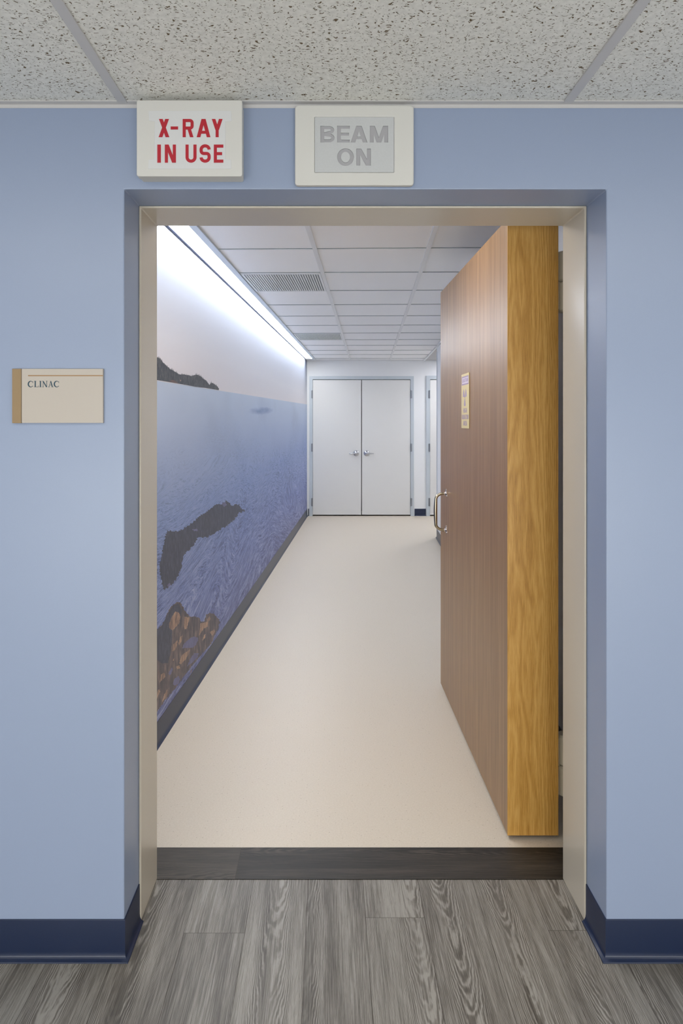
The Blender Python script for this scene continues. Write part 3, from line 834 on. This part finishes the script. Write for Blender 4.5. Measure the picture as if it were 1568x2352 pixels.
ridge = c4([(-900, -420), (-500, -160), (-200, 90), (65, 205), (90, 190), (150, 225), (180, 265), (215, 312), (255, 345), (300, 392), (325, 405), (360, 445), (400, 455), (450, 492), (490, 512), (530, 545), (575, 555), (640, 550), (700, 565), (750, 568), (800, 590), (850, 572), (920, 556), (975, 578), (1030, 612), (1060, 645), (1100, 668), (1140, 705), (1160, 735), (1190, 772), (1230, 732), (1270, 740), (1300, 765), (1360, 808), (1385, 845), (1395, 885)])
top = []
for (xa, ya_), (xb, yb2) in zip(ridge, ridge[1:]):
    m = max(1, int((xb-xa)/1.9))
    for j in range(m):
        f = j/m; x = xa+(xb-xa)*f; y = ya_+(yb2-ya_)*f
        hgt = r7.choice([.6, 1.2, 2., 3., 4.6]) if x < 497 else .5
        top += [(x, y), (x+.7, y-hgt), (x+1.4, y+.4)]
shore = c4([(1395, 886), (1300, 871), (1100, 836), (900, 815), (700, 776), (500, 741), (350, 716), (200, 690), (65, 671), (-200, 640), (-500, 590), (-900, 500)])
patch(top+shore, .0028, 1)
patch(rough_outline(c4([(345, 712), (480, 735), (530, 728), (470, 690), (420, 668), (370, 672)]), .25, 1, r7), .0031, 2)
patch(c4([(572, 668), (592, 668), (592, 698), (574, 700)]), .0031, 5)
rock = c7([(150, 420), (200, 432), (250, 425), (330, 380), (370, 345), (430, 295), (490, 258), (540, 215), (600, 205), (640, 180), (665, 190), (680, 215), (745, 208), (750, 240), (790, 262), (745, 275), (720, 305), (690, 345), (640, 385), (590, 410), (520, 455), (470, 478), (400, 478), (385, 520), (340, 570), (300, 610), (275, 660), (270, 730), (235, 800), (205, 850), (165, 880), (125, 915), (110, 870), (95, 790), (85, 720), (100, 640), (120, 550), (135, 470)])
patch(rough_outline(rock, 2.2, 2.2, r7), .0028, 3)
for L in ([(355, 412), (395, 408), (405, 428), (370, 425)], [(600, 200), (625, 188), (640, 215), (615, 228)], [(150, 870), (172, 850), (180, 865), (160, 890)]):
    patch(rough_outline(c7(L), .8, 1.5, r7), .0031, 6)
low = [(230, 1560), (300, 1500), (356, 1443)]+c8([(60, 500), (110, 450), (160, 380), (190, 280), (250, 190), (320, 138), (370, 140), (400, 190), (440, 270), (500, 330), (560, 330), (620, 345), (650, 400), (690, 400), (720, 300), (770, 285), (820, 290), (890, 370), (905, 410), (885, 480), (850, 560), (790, 690), (700, 790), (560, 960), (440, 1110), (300, 1300), (150, 1480), (40, 1640)])+[(300, 1700), (230, 1800)]
patch(rough_outline(low, 1.2, 2.2, r7), .0028, 4)
dk = c8([(40, 520), (130, 440), (180, 330), (250, 210), (330, 150), (390, 240), (370, 330), (350, 440), (260, 520), (250, 700), (230, 850), (200, 960), (110, 960), (40, 900)])
patch(rough_outline(dk, 1.0, 2, r7), .0030, 3)
for L in ([(215, 440), (250, 340), (300, 260), (350, 280), (370, 330), (350, 430), (300, 480), (265, 520), (220, 490)],
          [(425, 330), (500, 345), (480, 400), (450, 500), (425, 500), (415, 440)],
          [(255, 800), (275, 700), (330, 650), (320, 720), (300, 780)], [(370, 600), (400, 580), (395, 640), (350, 720), (340, 690)],
          [(620, 590), (640, 420), (690, 410), (750, 395), (735, 470), (690, 490), (640, 560)], [(730, 370), (770, 320), (775, 370), (735, 410)],
          [(660, 670), (690, 580), (710, 560), (700, 620)], [(765, 540), (830, 500), (835, 540), (800, 590)],
          [(350, 960), (390, 850), (460, 800), (500, 770), (480, 840), (430, 920), (380, 970)], [(310, 1010), (350, 985), (365, 1030), (330, 1040)],
          [(85, 1220), (100, 1120), (150, 1080), (165, 1140), (120, 1190)], [(35, 1380), (80, 1310), (95, 1340), (40, 1460)], [(120, 1490), (150, 1380), (200, 1300), (190, 1390)],
          [(500, 1100), (520, 1030), (520, 1080)], [(265, 920), (285, 890), (278, 930)]):
    patch(rough_outline(c8(L), .7, 1.6, r7), .0032, 5)
for L in ([(395, 760), (420, 690), (480, 640), (540, 600), (600, 610), (610, 650), (570, 720), (540, 750), (480, 750)],
          [(205, 1100), (240, 1030), (265, 1020), (260, 1070), (225, 1125)], [(265, 1240), (290, 1170), (340, 1130), (365, 1180), (340, 1240), (290, 1260)],
          [(450, 1010), (510, 890), (560, 820), (620, 830), (590, 890), (520, 960)]):
    patch(rough_outline(c8(L), 1.0, 2, r7), .0033, 6)
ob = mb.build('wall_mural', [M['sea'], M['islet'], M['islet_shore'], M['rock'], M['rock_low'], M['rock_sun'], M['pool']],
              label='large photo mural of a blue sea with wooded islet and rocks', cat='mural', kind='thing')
for p in ob.data.polygons:
    if p.material_index and p.normal.x < 0: p.flip()

# ================================================================== CORRIDOR FIXTURES
M['line_glow'] = emit('linear_diffuser', (250, 252, 255), LINE_LAMP)
ll = thing('linear_light', (XL(6.3), 6.3, CEZ), 'long glowing white strip light above the sea mural', 'ceiling light')
def strip_bar(t0, t1, z0, z1, a, b):
    m = MB(); m.prism([(XL(a)+t0, a, z0), (XL(a)+t1, a, z0), (XL(b)+t1, b, z0), (XL(b)+t0, b, z0)], (0, 0, z1-z0)); return m
LE = 10.04
strip_bar(.018, .112, CEZ-.007, CEZ+.004, BY+.01, LE).build('diffuser', M['line_glow'], ll, label='glowing white diffuser')
strip_bar(.004, .0175, CEZ-.0085, CEZ+.01, BY+.01, LE).build('wall_flange', plain('slate_metal', (74, 84, 108), .5, .4), ll, label='slate grey flange')
strip_bar(.1125, .1495, CEZ-.011, CEZ+.01, BY+.01, LE).build('ceiling_flange', M['grey_frame'], ll)
strip_bar(.004, .1495, CEZ-.010, CEZ+.01, LE+.0005, FARY-.021).build('end_cap', M['white_metal'], ll)
# vents
def vent(i, label):
    ya, yb = ROWS[i]+.006, ROWS[i+1]-.006
    v = thing('ceiling_vent', (XL(ya)+.4, (ya+yb)/2, CEZ-.001), label, 'vent', 'louvred return air vents in the corridor ceiling')
    ta, tb = T_LIGHT+.006, .664-.013
    def xy(t, f):
        y = ya+(yb-ya)*f; x = XL(y)+t; return (x, y-.022*x)
    m = MB(); z = CEZ-.0015
    m.prism([(*xy(ta, 0), z), (*xy(tb, 0), z), (*xy(tb, 1), z), (*xy(ta, 1), z)], (0, 0, .001)); m.build('backing', M['steel_dark'], v)
    m = MB(); z = CEZ-.008
    for t0, t1, f0, f1 in ((ta, tb, 0, .03), (ta, tb, .97, 1), (ta, ta+.014, .0301, .9699), (tb-.014, tb, .0301, .9699)):
        m.prism([(*xy(t0, f0), z), (*xy(t1, f0), z), (*xy(t1, f1), z), (*xy(t0, f1), z)], (0, 0, .0064))
    m.build('frame', M['white_metal'], v)
    m = MB(); n = 30
    for k in range(n):
        t = ta+.018+(tb-ta-.036)*(k+.5)/n
        m.prism([(*xy(t-.0042, .031), z+.001), (*xy(t+.0042, .031), z+.001), (*xy(t+.0042, .969), z+.001), (*xy(t-.0042, .969), z+.001)], (0, 0, .005))
    m.build('slats', M['white_metal'], v)
vent(3, 'louvred ceiling vent nearest the doorway, beside the strip light')
vent(8, 'louvred ceiling vent deeper in, near the double doors')
# recessed fixtures
def troffer(x0, x1, y0, y1, z, strength, c, name, label, group, solid=False):
    t = thing(name, ((x0+x1)/2, (y0+y1)/2, z), label, 'ceiling light', group)
    m = MB(); f = .02
    for a, b, cc, d in ((x0, x1, y0, y0+f), (x0, x1, y1-f, y1), (x0, x0+f, y0+f, y1-f), (x1-f, x1, y0+f, y1-f)): m.box(a, b, cc, d, z-.006, z-.0052+.005)
    m.build('frame', M['white_metal'], t)
    m = MB(); m.box(x0+f+.0005, x1-f-.0005, y0+f+.0005, y1-f-.0005, z-.004, z-.0003)
    m.build('diffuser', emit(name+'_diffuser', c, strength), t)
    return t
WARM = (255, 250, 242)
troffer(-1.745, -.571, .03, .62, HZ, HALL_LAMP, WARM, 'ceiling_light', 'recessed hall ceiling light panel on the plaque side', 'recessed hall lights')
troffer(.655, 1.829, .03, .62, HZ, HALL_LAMP, WARM, 'ceiling_light', 'recessed hall ceiling light panel away from the plaque', 'recessed hall lights')
troffer(1.95, 2.55, 9.5, 10.1, CEZ, ALCOVE_LAMP, (250, 250, 255), 'alcove_light', 'recessed light panel in the alcove ceiling', None)
if NEAR_FILL:  # hidden panel added to lift the corridor light
    troffer(-.08, .40, 2.50, 3.02, CEZ, NEAR_FILL, WARM, 'entry_fill', 'unseen fill light panel added just inside the doorway head', None)
